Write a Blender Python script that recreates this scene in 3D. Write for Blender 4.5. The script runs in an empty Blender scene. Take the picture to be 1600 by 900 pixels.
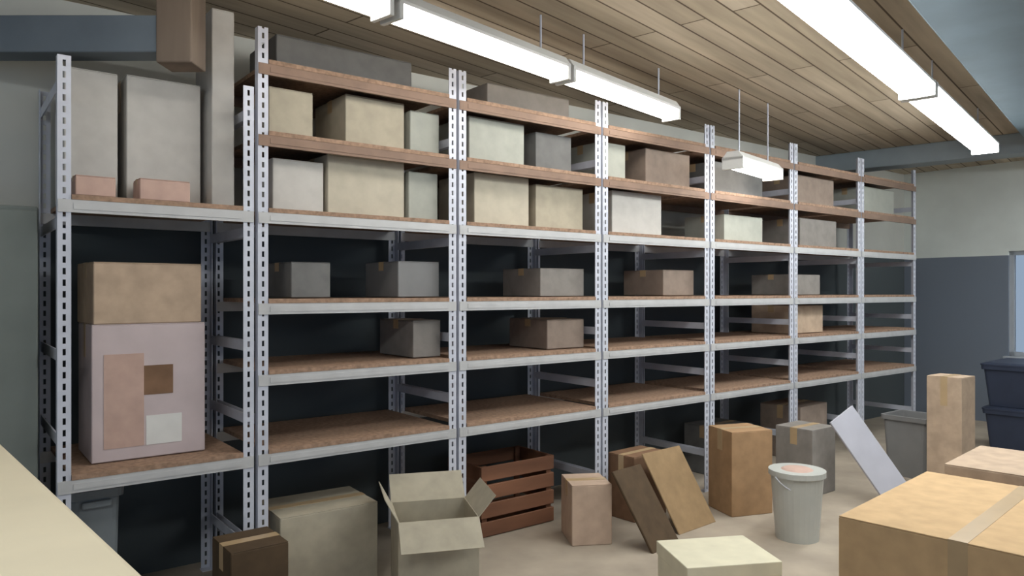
import bpy, bmesh, math, random
from mathutils import Vector, Matrix
random.seed(7)
SC = bpy.context.scene
COL = SC.collection

# ------------------------------------------------------------------ camera, world, exposure
cd = bpy.data.cameras.new('camera'); cam = bpy.data.objects.new('camera', cd); COL.objects.link(cam)
cam.location = (0, 0, 1.6); cam.rotation_euler = (math.radians(90), 0, 0)
cd.sensor_width = 36; cd.lens = 26.0; cd.shift_y = 0.003; cd.clip_start = .05
SC.camera = cam
SC.view_settings.view_transform = 'Standard'; SC.view_settings.look = 'None'
SC.view_settings.gamma = 1; SC.view_settings.use_curve_mapping = False
SC.view_settings.exposure = 0.0
W = bpy.data.worlds.new('world'); SC.world = W; W.use_nodes = True
bg = W.node_tree.nodes['Background']
bg.inputs[0].default_value = (.52, .68, .90, 1); bg.inputs[1].default_value = .68
LAMP_WARM = 12.5      # strength of the battens along the rack
LAMP_COOL = 31.0      # strength of the large batten

# ------------------------------------------------------------------ the rack's own frame: along the front, s; to the wall, t
TH = math.radians(37.78)
U = Vector((math.cos(TH), math.sin(TH), 0)); V = Vector((-math.sin(TH), math.cos(TH), 0))
O = Vector((-1.281, 3.70, 0))
BAY, FIRST, DEEP = 1.208, .862, .75
CEIL = 3.15
WALL_T = .87
FAR_S = 8.9
def R(s, t, z=0): return O + U * s + V * t + Vector((0, 0, z))
LD = Vector((.655, .756, 0)); LANG = math.atan2(.756, .655)     # the way the lamps run

# ------------------------------------------------------------------ materials
def mat(name, c, rough=.7, metal=0, var=.12, scale=6, stretch=(1, 1, 1), bump=0, c2=None, emit=None, spec=.3):
    m = bpy.data.materials.new(name); m.use_nodes = True
    nt = m.node_tree; b = nt.nodes['Principled BSDF']
    b.inputs['Roughness'].default_value = rough; b.inputs['Metallic'].default_value = metal
    b.inputs['Specular IOR Level'].default_value = spec
    if emit:
        b.inputs['Base Color'].default_value = (*c, 1)
        b.inputs['Emission Color'].default_value = (*c, 1); b.inputs['Emission Strength'].default_value = emit
        return m
    tc = nt.nodes.new('ShaderNodeTexCoord'); mp = nt.nodes.new('ShaderNodeMapping')
    mp.inputs['Scale'].default_value = stretch
    nz = nt.nodes.new('ShaderNodeTexNoise'); nz.inputs['Scale'].default_value = scale; nz.inputs['Detail'].default_value = 5
    rp = nt.nodes.new('ShaderNodeValToRGB')
    c2 = c2 or tuple(x * (1 - var * 2) for x in c)
    c1 = tuple(min(1, x * (1 + var)) for x in c)
    rp.color_ramp.elements[0].color = (*c2, 1); rp.color_ramp.elements[1].color = (*c1, 1)
    rp.color_ramp.elements[0].position = .3; rp.color_ramp.elements[1].position = .7
    L = nt.links.new
    L(tc.outputs['Object'], mp.inputs['Vector']); L(mp.outputs['Vector'], nz.inputs['Vector'])
    L(nz.outputs['Fac'], rp.inputs['Fac']); L(rp.outputs['Color'], b.inputs['Base Color'])
    if bump:
        bp = nt.nodes.new('ShaderNodeBump'); bp.inputs['Strength'].default_value = bump; bp.inputs['Distance'].default_value = .01
        L(nz.outputs['Fac'], bp.inputs['Height']); L(bp.outputs['Normal'], b.inputs['Normal'])
    return m

def two_tone(name, low, high, at):            # a wall painted dark below a height and pale above it
    m = mat(name, high, .85, var=.04, scale=2, bump=.05)
    nt = m.node_tree; b = nt.nodes['Principled BSDF']
    g = nt.nodes.new('ShaderNodeNewGeometry'); sx = nt.nodes.new('ShaderNodeSeparateXYZ')
    gt = nt.nodes.new('ShaderNodeMath'); gt.operation = 'GREATER_THAN'; gt.inputs[1].default_value = at
    mx = nt.nodes.new('ShaderNodeMixRGB'); mx.inputs[1].default_value = (*low, 1)
    src = b.inputs['Base Color'].links[0].from_socket
    L = nt.links.new
    L(g.outputs['Position'], sx.inputs[0]); L(sx.outputs['Z'], gt.inputs[0]); L(gt.outputs[0], mx.inputs[0])
    L(src, mx.inputs[2]); L(mx.outputs[0], b.inputs['Base Color'])
    return m

def planks(name, c, c2, width, angle):        # boards of a width running at an angle, with dark joints
    m = mat(name, c, .75, var=.15, scale=3, stretch=(1, 12, 1), c2=c2, bump=.1)
    nt = m.node_tree; b = nt.nodes['Principled BSDF']; L = nt.links.new
    mp = [n for n in nt.nodes if n.type == 'MAPPING'][0]
    mp.vector_type = 'TEXTURE'; mp.inputs['Rotation'].default_value = (0, 0, angle); mp.inputs['Scale'].default_value = (4, .35, 1)
    tc = nt.nodes.new('ShaderNodeTexCoord'); m2 = nt.nodes.new('ShaderNodeMapping'); m2.vector_type = 'TEXTURE'
    m2.inputs['Rotation'].default_value = (0, 0, angle)
    br = nt.nodes.new('ShaderNodeTexBrick'); br.inputs['Scale'].default_value = 1
    br.inputs['Brick Width'].default_value = 2.6; br.inputs['Row Height'].default_value = width
    br.inputs['Mortar Size'].default_value = .006
    br.inputs['Color1'].default_value = (1, 1, 1, 1); br.inputs['Color2'].default_value = (.72, .70, .66, 1); br.inputs['Mortar'].default_value = (.2, .17, .14, 1)
    mx = nt.nodes.new('ShaderNodeMixRGB'); mx.blend_type = 'MULTIPLY'; mx.inputs[0].default_value = 1
    src = b.inputs['Base Color'].links[0].from_socket
    L(tc.outputs['Object'], m2.inputs[0]); L(m2.outputs[0], br.inputs['Vector'])
    L(src, mx.inputs[1]); L(br.outputs['Color'], mx.inputs[2]); L(mx.outputs[0], b.inputs['Base Color'])
    return m

M = dict(
    steel=mat('grey_steel', (.56, .58, .65), .45, .1, .05, 9),
    steel_beam=mat('grey_beam_steel', (.50, .50, .50), .5, .1, .05, 9),
    brownbeam=mat('brown_beam_paint', (.25, .165, .12), .6, .1, .08, 9),
    chip=mat('chipboard', (.34, .22, .15), .8, 0, .18, 40, bump=.05),
    floor=mat('beige_concrete', (.40, .34, .27), .7, 0, .1, 3, bump=.05),
    ceiling=planks('ceiling_boards', (.56, .48, .37), (.40, .335, .255), .16, LANG),
    soffit=mat('blue_grey_paint', (.115, .155, .185), .7, 0, .06, 3),
    wall=two_tone('two_tone_paint', (.080, .094, .10), (.60, .60, .55), 2.03),
    wall_far=two_tone('two_tone_paint_lit', (.20, .23, .28), (.80, .84, .80), 2.03),  # same two-tone paint, with the window light lightened into its colours
    beam=mat('dark_grey_paint', (.14, .17, .20), .6, .1, .06, 5),
    beam_pale=mat('pale_blue_grey_paint', (.30, .35, .38), .6, 0, .05, 4),
    timber=mat('timber', (.20, .155, .12), .8, 0, .2, 5, (1, 1, .12)),
    cream=mat('cream_laminate', (.84, .75, .56), .5, 0, .03, 4),
    kraft=mat('kraft_card', (.56, .38, .205), .8, 0, .06, 12),
    ivory=mat('ivory_card', (.66, .62, .47), .75, 0, .04, 8),
    cabinet=mat('grey_green_enamel', (.16, .18, .165), .5, .1, .05, 5),
    umber=mat('umber_card', (.27, .21, .17), .8, 0, .08, 12),
    tan=mat('tan_card', (.48, .36, .26), .8, 0, .08, 12),
    rose=mat('pinkish_tan_card', (.48, .355, .27), .8, 0, .06, 12),
    tansheet=mat('tan_sheet_card', (.30, .20, .105), .8, 0, .08, 12),
    orange=mat('orange_brown_card', (.38, .235, .125), .8, 0, .08, 12),
    brown=mat('brown_card', (.21, .12, .07), .8, 0, .1, 12),
    dkbrown=mat('dark_brown_board', (.085, .055, .03), .8, 0, .1, 12),
    beige=mat('beige_card', (.43, .385, .295), .8, 0, .06, 12),
    pale=mat('pale_card', (.50, .455, .36), .8, 0, .05, 12),
    greenish=mat('grey_green_card', (.40, .41, .36), .8, 0, .05, 12),
    white=mat('white_card', (.52, .50, .465), .75, 0, .04, 12),
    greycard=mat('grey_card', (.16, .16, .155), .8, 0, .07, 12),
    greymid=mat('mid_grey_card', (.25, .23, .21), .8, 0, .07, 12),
    pink=mat('pinkish_card', (.52, .36, .30), .8, 0, .06, 12),
    pinkwhite=mat('pinkish_white_print', (.55, .46, .46), .6, 0, .05, 5),
    redbrown=mat('red_brown_wood', (.20, .09, .05), .7, 0, .2, 6, (.2, 1, 1)),
    tape=mat('packing_tape', (.46, .33, .19), .3, 0, .04, 10),
    paper=mat('white_paper', (.70, .69, .66), .7, 0, .03, 10),
    lavender=mat('white_melamine', (.50, .50, .56), .45, 0, .04, 5),
    plastic_white=mat('white_plastic', (.48, .49, .46), .4, 0, .04, 5),
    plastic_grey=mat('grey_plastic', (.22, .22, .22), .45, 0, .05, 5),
    plastic_dark=mat('slate_plastic', (.20, .22, .23), .45, 0, .05, 5),
    navy=mat('navy_plastic', (.035, .045, .075), .45, 0, .06, 5),
    tube_warm=mat('lit_tube', (1, .96, .90), emit=LAMP_WARM),
    tube_cool=mat('lit_diffuser', (.97, 1, .99), emit=LAMP_COOL),
    housing=mat('white_enamel', (.70, .70, .68), .4, 0, .02, 5),
    frame=mat('window_paint', (.45, .48, .52), .5, 0, .03, 5),
)
gm = bpy.data.materials.new('window_glass'); gm.use_nodes = True
gb = gm.node_tree.nodes['Principled BSDF']; gb.inputs['Transmission Weight'].default_value = 1
gb.inputs['Roughness'].default_value = .02; gb.inputs['IOR'].default_value = 1.1
M['glass'] = gm

# ------------------------------------------------------------------ mesh helpers
class MB:
    def __init__(s): s.bm = bmesh.new()
    def box(s, x0, x1, y0, y1, z0, z1, mx=None):
        r = bmesh.ops.create_cube(s.bm, size=1)['verts']
        for v in r:
            v.co = Vector((x0 + (v.co.x + .5) * (x1 - x0), y0 + (v.co.y + .5) * (y1 - y0), z0 + (v.co.z + .5) * (z1 - z0)))
            if mx: v.co = mx @ v.co
        return s
    def cyl(s, a, b, r, r2=None, n=16, caps=True):
        a, b = Vector(a), Vector(b); d = b - a
        mx = Matrix.Translation((a + b) / 2) @ d.to_track_quat('Z', 'Y').to_matrix().to_4x4()
        bmesh.ops.create_cone(s.bm, cap_ends=caps, segments=n, radius1=r, radius2=r if r2 is None else r2, depth=d.length, matrix=mx)
        return s
    def lathe(s, prof, n=28):
        rings = []
        for r, z in prof:
            rings.append([s.bm.verts.new((r * math.cos(k * 2 * math.pi / n), r * math.sin(k * 2 * math.pi / n), z)) for k in range(n)])
        for a, b in zip(rings, rings[1:]):
            for k in range(n): s.bm.faces.new((a[k], a[(k + 1) % n], b[(k + 1) % n], b[k]))
        s.bm.faces.new(rings[0][::-1]); s.bm.faces.new(rings[-1])
        return s
    def loft(s, rings, close_first=True, close_last=True):
        R_ = [[s.bm.verts.new(p) for p in ring] for ring in rings]; n = len(R_[0])
        for a, b in zip(R_, R_[1:]):
            for k in range(n): s.bm.faces.new((a[k], a[(k + 1) % n], b[(k + 1) % n], b[k]))
        if close_first: s.bm.faces.new(R_[0][::-1])
        if close_last: s.bm.faces.new(R_[-1])
        return s
    def bevel(s, w, seg=2):
        bmesh.ops.bevel(s.bm, geom=list(s.bm.edges), offset=w, segments=seg, affect='EDGES', profile=.5, clamp_overlap=True); return s
    def build(s, name, m, parent=None, smooth=False):
        bmesh.ops.recalc_face_normals(s.bm, faces=s.bm.faces)
        me = bpy.data.meshes.new(name); s.bm.to_mesh(me); s.bm.free(); me.materials.append(m)
        if smooth:
            for p in me.polygons: p.use_smooth = True
        o = bpy.data.objects.new(name, me); COL.objects.link(o)
        if parent: o.parent = parent
        return o
def tag(o, label, cat, group=None):
    o['label'] = label; o['category'] = cat
    if group: o['group'] = group
    return o
def thing(name, label, cat, loc=(0, 0, 0), rz=0, group=None):
    o = bpy.data.objects.new(name, None); COL.objects.link(o); o.empty_display_size = .1
    o.location = loc; o.rotation_euler = (0, 0, rz); return tag(o, label, cat, group)
def struct(o): o['kind'] = 'structure'; return o
def copy_tree(o, parent=None):
    c = o.copy(); COL.objects.link(c)
    if parent: c.parent = parent
    for ch in list(o.children): copy_tree(ch, c)
    return c
RZ = lambda a, at=(0, 0, 0): Matrix.Translation(at) @ Matrix.Rotation(a, 4, 'Z')
RACK = RZ(TH, O)

# ------------------------------------------------------------------ room
struct(MB().box(-7, 12, -4, 13, -.1, 0).build('floor', M['floor']))
struct(MB().box(-7, 12, -4, 13, CEIL, CEIL + .1).build('ceiling', M['ceiling']))
struct(MB().box(-4.5, FAR_S + .2, WALL_T, WALL_T + .15, 0, CEIL, RACK).build('wall_back', M['wall']))
# far wall with a window opening (t runs towards the camera as negative numbers)
W0, W1, WZ0, WZ1 = -1.75, -.34, .82, 2.08
fw = MB()
fw.box(FAR_S, FAR_S + .15, W1, WALL_T, 0, CEIL, RACK)
fw.box(FAR_S, FAR_S + .15, -6, W0, 0, CEIL, RACK)
fw.box(FAR_S, FAR_S + .15, W0, W1, 0, WZ0, RACK); fw.box(FAR_S, FAR_S + .15, W0, W1, WZ1, CEIL, RACK)
struct(fw.build('wall_far', M['wall_far']))
win = bpy.data.objects.new('window_1', None); COL.objects.link(win); struct(win)
f = MB()
for a, b, c, d in ((W0, W0 + .05, WZ0, WZ1), (W1 - .05, W1, WZ0, WZ1), (W0, W1, WZ0, WZ0 + .05), (W0, W1, WZ1 - .05, WZ1), ((W0 + W1) / 2 - .02, (W0 + W1) / 2 + .02, WZ0, WZ1)):
    f.box(FAR_S + .03, FAR_S + .09, a, b, c, d, RACK)
f.build('window_frame', M['frame'], win)
MB().box(FAR_S + .055, FAR_S + .062, W0 + .04, W1 - .04, WZ0 + .04, WZ1 - .04, RACK).build('window_pane', M['glass'], win)
MB().box(FAR_S - .06, FAR_S + .03, W0 - .04, W1 + .04, WZ0 - .03, WZ0, RACK).bevel(.006).build('window_sill', M['frame'], win)
# blue-grey soffit beyond the large batten
LAMP2_END = Vector((4.20, 6.56, 2.85))
sof = RZ(LANG, (LAMP2_END.x, LAMP2_END.y, 0))
struct(MB().box(-9, 2.6, -5, -.22, CEIL - .14, CEIL, sof).bevel(.01).build('ceiling_soffit', M['soffit']))
struct(MB().box(1.0, 1.28, -.2, 2.2, CEIL - .2, CEIL, sof).bevel(.01).build('ceiling_beam', M['beam_pale']))
# grey beam over the first bay with the timber hanger at its end
struct(MB().box(-3.6, -1.60, 3.37, 3.51, 2.69, 2.86).bevel(.008).build('beam', M['beam']))
struct(MB().box(-1.62, -1.455, 3.36, 3.52, 2.64, CEIL).bevel(.008).build('beam_hanger', M['timber']))

# ------------------------------------------------------------------ lamps
def lamp(label, centre, length, width, tube, ang, drop_to=CEIL, group=None, twin=False):
    t = thing('fluorescent_lamp', label, 'lamp', centre, ang, group)
    h = length / 2; w = width / 2
    MB().loft([[(x, -w, .05), (x, -w * .5, .10), (x, w * .5, .10), (x, w, .05), (x, w, .035), (x, -w, .035)] for x in (-h, h)]).build('housing', M['housing'], t)
    if twin:
        pr = [(-w * .92, .034), (-w * .92, .0), (-w * .55, -.035), (w * .55, -.035), (w * .92, .0), (w * .92, .034)]
        MB().loft([[(x, y, z) for y, z in pr] for x in (-h + .015, h - .015)]).build('diffuser', tube, t)
    else:
        pr = [(w * .8 * math.cos(a), -.0 + .034 * math.sin(a)) for a in [k * math.pi / 6 for k in range(12)]]
        MB().loft([[(x, y, z) for y, z in pr] for x in (-h + .03, h - .03)]).build('tube', tube, t, True)
    for x in (-h, h - .025): MB().box(x, x + .025, -w, w, -.036, .06).bevel(.004).build('end_cap', M['housing'], t)
    for x in (-h * .7, h * .7): MB().cyl((x, 0, .09), (x, 0, drop_to - centre[2]), .006).build('hanger_rod', M['steel'], t)
    return t
# the row along the rack: three lengths end to end
e = Vector((1.145, 5.29, 2.85))
names = ['warm batten lamp of the row above the rack, its farthest length', 'middle batten lamp of the row running above the rack', 'warm batten lamp of the row above the rack, its nearest length']
for k in range(3):
    lamp(names[k], tuple(e - LD * (.64 + 1.31 * k)), 1.28, .14, M['tube_warm'], LANG, group='batten lamps above the rack')
lamp('short single batten lamp hanging low before the far rack bays', (1.93, 5.90, 2.56), .80, .17, M['tube_warm'], LANG)
for k in range(2):
    lamp(['long bright white lamp beside the blue-grey soffit, far length towards the window', 'long bright white lamp beside the blue-grey soffit, near length overhead'][k],
         tuple(LAMP2_END - LD * (1.24 + 2.5 * k)), 2.46, .21, M['tube_cool'], LANG, group='long lamps beside the soffit', twin=True)

lamp('unseen fill lamp added over the aisle, out past the soffit', (3.6, 2.2, 2.9), 2.46, .25, M['tube_cool'], LANG, twin=True)  # out of view, added to light the shelf fronts
lamp('unseen fill lamp added before the far wall, out past the window', (6.6, 6.9, 2.9), 2.46, .25, M['tube_cool'], LANG, twin=True)  # added outside the view to brighten the far wall
lamp('unseen fill lamp added over the open end of the aisle', (-1.5, -.5, 2.9), 2.46, .25, M['tube_cool'], LANG, twin=True)  # unseen, added as extra light for the table top
# ------------------------------------------------------------------ shelving
LEVELS = [.80, 1.20, 1.56, 2.02, 2.41, 2.77]
def post_mesh(h, sx, sy):             # slotted steel angle; sx, sy: which way its legs point
    m = MB(); w, d, th = .052, .045, .004
    X = lambda a, b: (min(a * sx, b * sx), max(a * sx, b * sx)); Y = lambda a, b: (min(a * sy, b * sy), max(a * sy, b * sy))
    m.box(*X(0, .02), *Y(0, th), 0, h); m.box(*X(.032, w), *Y(0, th), 0, h)
    z = 0.0
    while z < h:
        m.box(*X(.02, .032), *Y(0, th), z, min(h, z + .022)); z += .05
    m.box(*X(0, th), *Y(th, d), 0, h)
    m.box(*X(-.004, w + .006), *Y(-.004, d + .01), 0, .006)
    return m
def shelf_unit(length, height, levels, label):
    t = thing('shelving_unit', label, 'shelving', (0, 0, 0), TH, 'grey steel shelving units')
    a, b = .010, length - .010
    for x, sx in ((a, 1), (b, -1)):
        for y, sy in ((0, 1), (DEEP, -1)):
            p = post_mesh(height, sx, sy).build('post', M['steel'], t); p.location = (x, y, 0)
    for z in levels:
        MB().box(a + .054, b - .054, -.008, DEEP + .008, z - .022, z).build('shelf_board', M['chip'], t)
        for y0, y1 in ((-.006, .012), (DEEP - .012, DEEP + .006)):
            m = MB(); m.box(a + .002, b - .002, y0, y1, z - .078, z - .0225)
            m.box(a + .06, b - .06, min(y0, y1) - (.003 if y0 < 0 else -.015), min(y0, y1) + (.0 if y0 < 0 else .021), z - .064, z - .038)
            m.build('beam', M['brownbeam'] if z > 2.2 else M['steel_beam'], t)
    zs = [.3, .95, 1.32, 1.9, 2.5]
    for x in (a + .008, b - .008):
        for z in zs: MB().box(x - .003, x + .003, .04, DEEP - .04, z - .025, z + .025).build('brace', M['steel'], t)
    return t
ords = ['second', 'third', 'fourth', 'fifth', 'sixth', 'seventh']
u0 = shelf_unit(FIRST, 2.62, [.80, 2.02], 'narrow first shelving unit of the row holding the tall printed carton'); u0.location = R(-FIRST, 0)
proto = shelf_unit(BAY, 2.93, LEVELS, 'six-shelf grey steel unit, second of the row, beside the narrow unit')
proto.location = R(0, 0)
for n in range(1, 6):
    c = copy_tree(proto); c.location = R(n * BAY, 0)
    c['label'] = ('six-shelf grey steel unit at the window end of the row' if n == 5 else
                  f'six-shelf grey steel unit, {ords[n]} of the row counted from the narrow unit')

# ------------------------------------------------------------------ cartons
def carton(label, loc, rz, size, m, group=None, name='carton', opened=False, tape=True, slip=False, cat='box', inside=None):
    w, d, h = size
    t = thing(name, label, cat, loc, rz, group)
    th = .006
    if opened:
        b = MB()
        b.box(-w/2, w/2, -d/2, d/2, 0, th)
        b.box(-w/2, w/2, -d/2, -d/2 + th, th, h); b.box(-w/2, w/2, d/2 - th, d/2, th, h)
        b.box(-w/2, -w/2 + th, -d/2 + th, d/2 - th, th, h); b.box(w/2 - th, w/2, -d/2 + th, d/2 - th, th, h)
        b.build('body', m, t)
        fl = min(w, d) * .46
        for px, py, ax, L_, ang in ((0, -d/2, 'X', w, 2.3), (0, d/2, 'X', w, -.75), (-w/2, 0, 'Y', d, -.5), (w/2, 0, 'Y', d, .7)):
            q = MB()
            if ax == 'X': q.box(-L_/2, L_/2, -.002, .002, 0, fl, Matrix.Translation((px, py, h - .001)) @ Matrix.Rotation(ang * (1 if py < 0 else 1), 4, 'X'))
            else: q.box(-.002, .002, -L_/2, L_/2, 0, fl * .8, Matrix.Translation((px, py, h - .001)) @ Matrix.Rotation(ang, 4, 'Y'))
            q.build('flap', m, t)
    else:
        MB().box(-w/2, w/2, -d/2, d/2, 0, h - .004).bevel(.004, 1).build('body', m, t)
        g = .002
        for y0, y1 in ((-d/2 + .001, -g), (g, d/2 - .001)):
            MB().box(-w/2 + .001, w/2 - .001, y0, y1, h - .004, h).bevel(.0012, 1).build('flap', m, t)
        if tape:
            q = MB(); tw = min(.03, d * .1)
            q.box(-w/2 - .0012, w/2 + .0012, -tw, tw, h, h + .0012)
            for sx in (-1, 1): q.box(min(sx * w/2, sx * (w/2 + .0012)), max(sx * w/2, sx * (w/2 + .0012)), -tw, tw, h * .75, h + .0012)
            q.build('tape', M['tape'], t)
    if slip:
        q = MB(); lw, lh = min(.12, w * .35), min(.08, h * .3)
        q.box(w * .08, w * .08 + lw, -d/2 - .0015, -d/2 + .001, h * .45, h * .45 + lh); q.build('paper_slip', M['paper'], t)
    return t
def on_shelf(label, s0, s1, z, h, m, group, t0=.10, d=.42, **k):
    w = s1 - s0
    return carton(label, R((s0 + s1) / 2, t0 + d / 2, z + .001), TH, (w, d, h), M[m], group, **k)

G2, G1, G0 = 'cartons on the shelf above the dark openings', 'cartons on the second shelf from the top', 'things on the dark middle shelves'
B = BAY
hi, mid, top = 2.02 + .004, 2.41 + .004, 2.77 + .004
on_shelf('grey-beige low carton beside the second unit\'s first post, above the dark opening', .12, .40, hi, .27, 'white', G2)
on_shelf('bright beige wide carton amid the second unit, directly above the dark opening', .425, .90, hi, .325, 'pale', G2)
on_shelf('dull grey-green carton next to the bright beige one in the second unit', .93, 1.13, hi, .28, 'greenish', G2, d=.36)
on_shelf('cream carton at the start of the third unit, above the dark opening', 1.40, 1.84, hi, .32, 'pale', G2)
on_shelf('pale carton at the end of the third unit, above the dark opening', 1.90, 2.33, hi, .29, 'beige', G2)
on_shelf('wide pale carton above the dark opening in the fourth unit', 2.62, 3.16, hi, .31, 'white', G2)
on_shelf('grey-green carton above the dark opening in the fifth unit', 3.95, 4.5, hi, .22, 'greenish', G2)
on_shelf('brown-grey carton above the dark opening in the sixth unit', 5.1, 5.75, hi, .26, 'greymid', G2)
on_shelf('small beige carton by the first post on the second unit\'s upper shelf', .10, .34, mid, .25, 'beige', G1)
on_shelf('larger beige carton across the dark gap on the second unit\'s upper shelf', .53, .90, mid, .28, 'beige', G1)
on_shelf('narrow grey-green carton at the end of the second unit\'s upper shelf', .94, 1.14, mid, .25, 'greenish', G1)
on_shelf('grey-green carton starting the third unit\'s upper shelf', 1.36, 1.80, mid, .28, 'greenish', G1)
on_shelf('dark grey carton ending the third unit\'s upper shelf', 1.90, 2.22, mid, .25, 'greycard', G1)
on_shelf('grey-green small carton starting the fourth unit\'s upper shelf', 2.50, 2.76, mid, .26, 'greenish', G1)
on_shelf('brown carton ending the fourth unit\'s upper shelf', 2.98, 3.5, mid, .27, 'umber', G1)
on_shelf('dull grey-brown carton on the fifth unit\'s upper shelf', 3.8, 4.5, mid, .26, 'greycard', G1)
on_shelf('dull brown carton on the sixth unit\'s upper shelf', 5.05, 5.7, mid, .27, 'umber', G1)
on_shelf('pale grey carton on the window-end unit\'s upper shelf', 6.3, 6.95, mid, .27, 'greenish', G1)
on_shelf('dark grey long carton on the very top of the second unit', .14, .95, top, .17, 'greycard', 'dark cartons on the top of the rack', tape=False)
on_shelf('dark grey long carton on the very top of the third unit', 1.5, 2.2, top, .15, 'greymid', 'dark cartons on the top of the rack', tape=False)
# dim cartons on the middle shelves
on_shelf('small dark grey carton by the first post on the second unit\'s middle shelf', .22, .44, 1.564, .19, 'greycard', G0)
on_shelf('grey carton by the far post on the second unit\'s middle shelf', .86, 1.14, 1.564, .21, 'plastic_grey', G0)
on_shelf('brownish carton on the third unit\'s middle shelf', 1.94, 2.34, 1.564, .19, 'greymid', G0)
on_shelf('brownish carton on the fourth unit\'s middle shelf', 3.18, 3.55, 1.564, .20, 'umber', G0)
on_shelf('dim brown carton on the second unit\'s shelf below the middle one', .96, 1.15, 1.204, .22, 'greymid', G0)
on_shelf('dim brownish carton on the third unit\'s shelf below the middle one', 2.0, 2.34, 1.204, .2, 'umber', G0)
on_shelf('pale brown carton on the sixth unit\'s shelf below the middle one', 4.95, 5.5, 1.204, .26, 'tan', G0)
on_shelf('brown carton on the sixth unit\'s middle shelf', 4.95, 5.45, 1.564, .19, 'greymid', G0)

# first bay: tall printed carton with a plain brown one on top
bx = carton('tall pinkish white printed carton standing alone in the narrow first unit', R(-.45, .36, .804), TH, (.50, .40, .64), M['pinkwhite'], slip=False)
MB().box(-.20, -.03, -.2025, -.199, .06, .50).build('printed_panel', M['pink'], bx)['label'] = 'pinkish printed panel'
MB().box(-.03, .10, -.2025, -.199, .30, .44).build('printed_panel', M['brown'], bx)['label'] = 'brown printed panel'
MB().box(-.02, .14, -.2025, -.199, .06, .20).build('paper_slip', M['paper'], bx)
carton('plain brown carton on top of the printed pinkish carton', R(-.46, .36, 1.445), TH + .04, (.48, .38, .29), M['tan'])
GT = 'cartons on the top shelf of the narrow unit'
carton('cream carton beside the first post, on the narrow unit\'s top shelf', R(-.69, .40, hi), TH, (.22, .34, .61), M['white'], GT)
carton('large off-white carton on the narrow unit\'s top shelf', R(-.37, .42, hi), TH, (.34, .36, .62), M['white'], GT)
carton('tall narrow off-white carton at the end of the narrow unit\'s top shelf', R(-.115, .30, hi), TH, (.11, .30, 1.0), M['white'], GT, tape=False)
carton('low pinkish carton before the cream one on the narrow unit\'s top shelf', R(-.70, .11, hi), TH, (.16, .14, .09), M['pink'], GT)
carton('low salmon carton before the off-white one on the narrow unit\'s top shelf', R(-.41, .12, hi), TH, (.22, .15, .10), M['pink'], GT)

# ------------------------------------------------------------------ cream work table, close by the camera
ta = math.atan2(.738, -.675)
tb = thing('work_table', 'cream topped work table close by, before the narrow shelving unit', 'table', (0, 0, 0), ta - math.pi/2)
# local y runs along the long edge, local x towards the rack
MB().box(-.70, .363, .85, 2.80, 1.11, 1.15).bevel(.012, 3).build('tabletop', M['cream'], tb)
MB().box(-.62, .28, .93, 2.72, 1.02, 1.11).build('apron', M['timber'], tb)
for x in (-.60, .21):
    for y in (.95, 2.65): MB().box(x, x + .06, y, y + .06, 0, 1.03).bevel(.004).build('leg', M['timber'], tb)

cb = thing('steel_cabinet', 'grey-green two-door steel cabinet at the outer end of the rack, beside the narrow unit', 'cabinet', R(-1.30, .10, 0), TH)
MB().box(-.39, .39, .022, .55, .06, 1.97).bevel(.006).build('body', M['cabinet'], cb)
MB().box(-.37, .37, .05, .53, 0, .06).build('plinth', M['beam'], cb)
for sx in (-1, 1):
    dr = MB().box(min(sx*.003, sx*.385), max(sx*.003, sx*.385), 0, .02, .08, 1.95).bevel(.004).build('door', M['cabinet'], cb)
    MB().box(sx*.05 - .008, sx*.05 + .008, -.03, .0, .95, 1.10).bevel(.004).build('handle', M['steel'], dr)['label'] = 'pale steel handle'

# ------------------------------------------------------------------ bins and buckets
def bin_(label, loc, rz, size, m, name='storage_bin', lid=False, group=None):
    w, d, h = size; k = .86
    t = thing(name, label, 'bin', loc, rz, group)
    def ring(a, b, z, r=.03):
        pts = []
        for cx, cy, s0 in ((a/2 - r, b/2 - r, 0), (-a/2 + r, b/2 - r, 1), (-a/2 + r, -b/2 + r, 2), (a/2 - r, -b/2 + r, 3)):
            for q in range(4):
                an = (s0 + q / 3) * math.pi / 2; pts.append((cx + r * math.cos(an), cy + r * math.sin(an), z))
        return pts
    MB().loft([ring(w*k, d*k, 0), ring(w, d, h), ring(w - .01, d - .01, h), ring(w*k - .012, d*k - .012, .008)]).build('body', m, t)
    MB().loft([ring(w + .03, d + .03, h - .035), ring(w + .035, d + .035, h + .004), ring(w - .004, d - .004, h + .004), ring(w - .004, d - .004, h - .035)], False, False).build('rim', m, t)
    for sx in (-1, 1): MB().box(-.06, .06, sx*(d/2 + .012) - .012, sx*(d/2 + .012) + .012, h - .075, h - .045).bevel(.005).build('handle', m, t)
    if lid: MB().loft([ring(w + .045, d + .045, h + .005), ring(w + .045, d + .045, h + .02), ring(w - .03, d - .03, h + .035)]).build('lid', m, t)
    return t
bin_('slate grey tall bin on the floor beneath the narrow shelving unit', R(-.68, .33, 0), TH, (.20, .34, .68), M['plastic_dark'])
bin_('mid grey bin on the floor among the clutter, near the window-end unit', (3.50, 6.45, 0), TH, (.36, .36, .52), M['plastic_grey'])
bin_('navy lidded bin standing on the floor below the window', (5.15, 7.45, 0), TH + .1, (.75, .5, .42), M['navy'], lid=True, group='navy bins below the window')
bin_('navy lidded bin stacked on the other navy bin, below the window', (5.15, 7.45, .457), TH + .06, (.75, .5, .40), M['navy'], lid=True, group='navy bins below the window')
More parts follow.
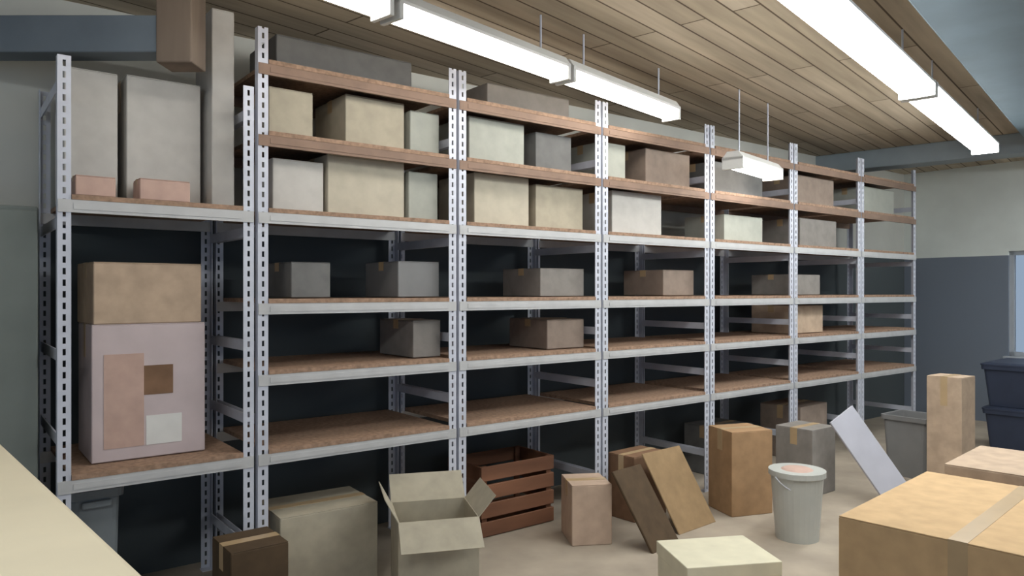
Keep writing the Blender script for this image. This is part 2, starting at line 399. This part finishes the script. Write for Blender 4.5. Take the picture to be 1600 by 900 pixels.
def bucket(label, loc, r, h, m):
    t = thing('bucket', label, 'bucket', loc, .4)
    MB().lathe([(r*.80, 0), (r, h), (r - .006, h), (r*.80 - .006, .006)]).build('body', m, t, False)
    MB().lathe([(r + .001, h - .03), (r + .012, h - .03), (r + .012, h + .004), (r - .004, h + .004)]).build('rim', m, t)
    q = MB(); pts = [(math.cos(a)*(r + .014), -math.sin(a)*.12 - .0, h - .03 - math.sin(a)*(r*.62)) for a in [k*math.pi/12 for k in range(13)]]
    for a, b in zip(pts, pts[1:]): q.cyl(a, b, .0035, n=8)
    q.build('handle', M['steel'], t)
    MB().lathe([(r*.97, h - .05), (r*.9, h - .02), (r*.5, h + .012), (r*.1, h + .02)]).build('contents', M['pink'], t)
    return t
bucket('pale grey bucket on the floor near the large cardboard box', (1.85, 4.80, 0), .165, .44, M['plastic_white'])

# ------------------------------------------------------------------ clutter beneath and before the shelves
carton('dark brown carton on the floor before the joint of the narrow and second units', (-1.215, 3.43, 0), TH, (.26, .28, .45), M['dkbrown'])
carton('closed beige carton under the second unit, beside the dark brown carton', R(.40, .18, 0), TH - .05, (.54, .40, .44), M['beige'])
carton('open beige carton with spread flaps under the second unit', R(.86, -.29, 0), TH - .4, (.42, .38, .42), M['beige'], opened=True)
cr = thing('wooden_crate', 'red-brown wooden crate on the floor under the third unit', 'crate', R(1.82, .38, 0), TH)
w, d, h = .62, .40, .46
for y in (-d/2, d/2 - .015):
    for z in (0, .12, .24, .36): MB().box(-w/2, w/2, y, y + .015, z + .005, z + .10).bevel(.003, 1).build('slat', M['redbrown'], cr)
for x in (-w/2, w/2 - .015):
    for z in (0, .12, .24, .36): MB().box(x, x + .015, -d/2 + .016, d/2 - .016, z + .005, z + .10).bevel(.003, 1).build('slat', M['redbrown'], cr)
for x in (-w/2 + .016, w/2 - .056):
    for y in (-d/2 + .016, d/2 - .036): MB().box(x, x + .04, y, y + .02, 0, h).build('corner_post', M['redbrown'], cr)
MB().box(-w/2 + .016, w/2 - .016, -d/2 + .016, d/2 - .016, .01, .022).build('base', M['redbrown'], cr)
carton('small pinkish tan carton on the floor before the red-brown crate', (.48, 4.80, 0), TH - .5, (.26, .30, .38), M['rose'])
def sheet(label, base, topp, width, th, m, wdir, name='cardboard_sheet', cat='board', group=None):
    base, topp = Vector(base), Vector(topp); a = (topp - base); wd = Vector(wdir).normalized(); nrm = a.cross(wd).normalized() * th
    wd = wd * width; q = MB()
    q.loft([[base, base + wd, base + wd + nrm, base + nrm], [topp, topp + wd, topp + wd + nrm, topp + nrm]]).bevel(min(.004, th*.3), 1)
    return tag(q.build(name, m), label, cat, group)
sheet('dark brown board leaning on the small pinkish tan carton', (.86, 4.50, 0), (.63, 4.63, .47), .30, .018, M['dkbrown'], (.7, .7, 0), 'leaning_board')
sheet('tan cardboard sheet leaning beside the dark brown board', (1.10, 4.85, 0), (.88, 5.00, .50), .42, .012, M['tansheet'], (.75, .66, 0))
carton('brown carton behind the leaning tan sheet', (.90, 5.31, 0), .72, (.36, .24, .45), M['brown'])
carton('upright orange-brown carton standing before the fifth unit', (1.67, 5.42, 0), TH - .35, (.34, .30, .60), M['orange'])
lb = carton('low cream box on the floor, nearest before the shelving', (1.08, 3.90, 0), .18, (.50, .40, .22), M['ivory'], name='lidded_box', tape=False)
MB().box(-.256, .256, -.206, .206, .16, .232).bevel(.004).build('lid', M['ivory'], lb)
carton('dark grey carton on the floor under the fifth unit', R(4.25, .38, 0), TH, (.46, .40, .42), M['greycard'])
carton('umber carton on the floor under the sixth unit', R(5.42, .36, 0), TH + .05, (.52, .42, .50), M['umber'])
carton('grey-brown carton holding up the leaning white panel', (2.36, 5.95, 0), TH, (.34, .32, .52), M['greymid'])
sheet('white panel leaning against the grey-brown carton', (2.80, 5.50, 0), (2.42, 5.62, .60), .24, .022, M['lavender'], (.80, .25, .50), 'melamine_sheet', 'panel')
carton('tall upright brown carton behind the large cardboard boxes, near the window', (3.53, 5.95, 0), TH, (.26, .26, .92), M['tan'])

# large kraft cartons at the side of the aisle
ka = math.atan2(.70, .73); kd = Vector((math.cos(ka), math.sin(ka), 0)); kn = Vector((math.sin(ka), -math.cos(ka), 0))
A = Vector((1.236, 2.80, 0))
p = A + kd * .5 + kn * .40
carton('large bright kraft cardboard box nearest the camera, beside the aisle', tuple(p), ka, (1.0, .80, .75), M['kraft'])
p = Vector((2.06, 3.60, 0)) + kd * .34 + kn * .42
carton('tan cardboard box standing right behind the large kraft one', tuple(p), ka, (.62, .78, .76), M['tan'])
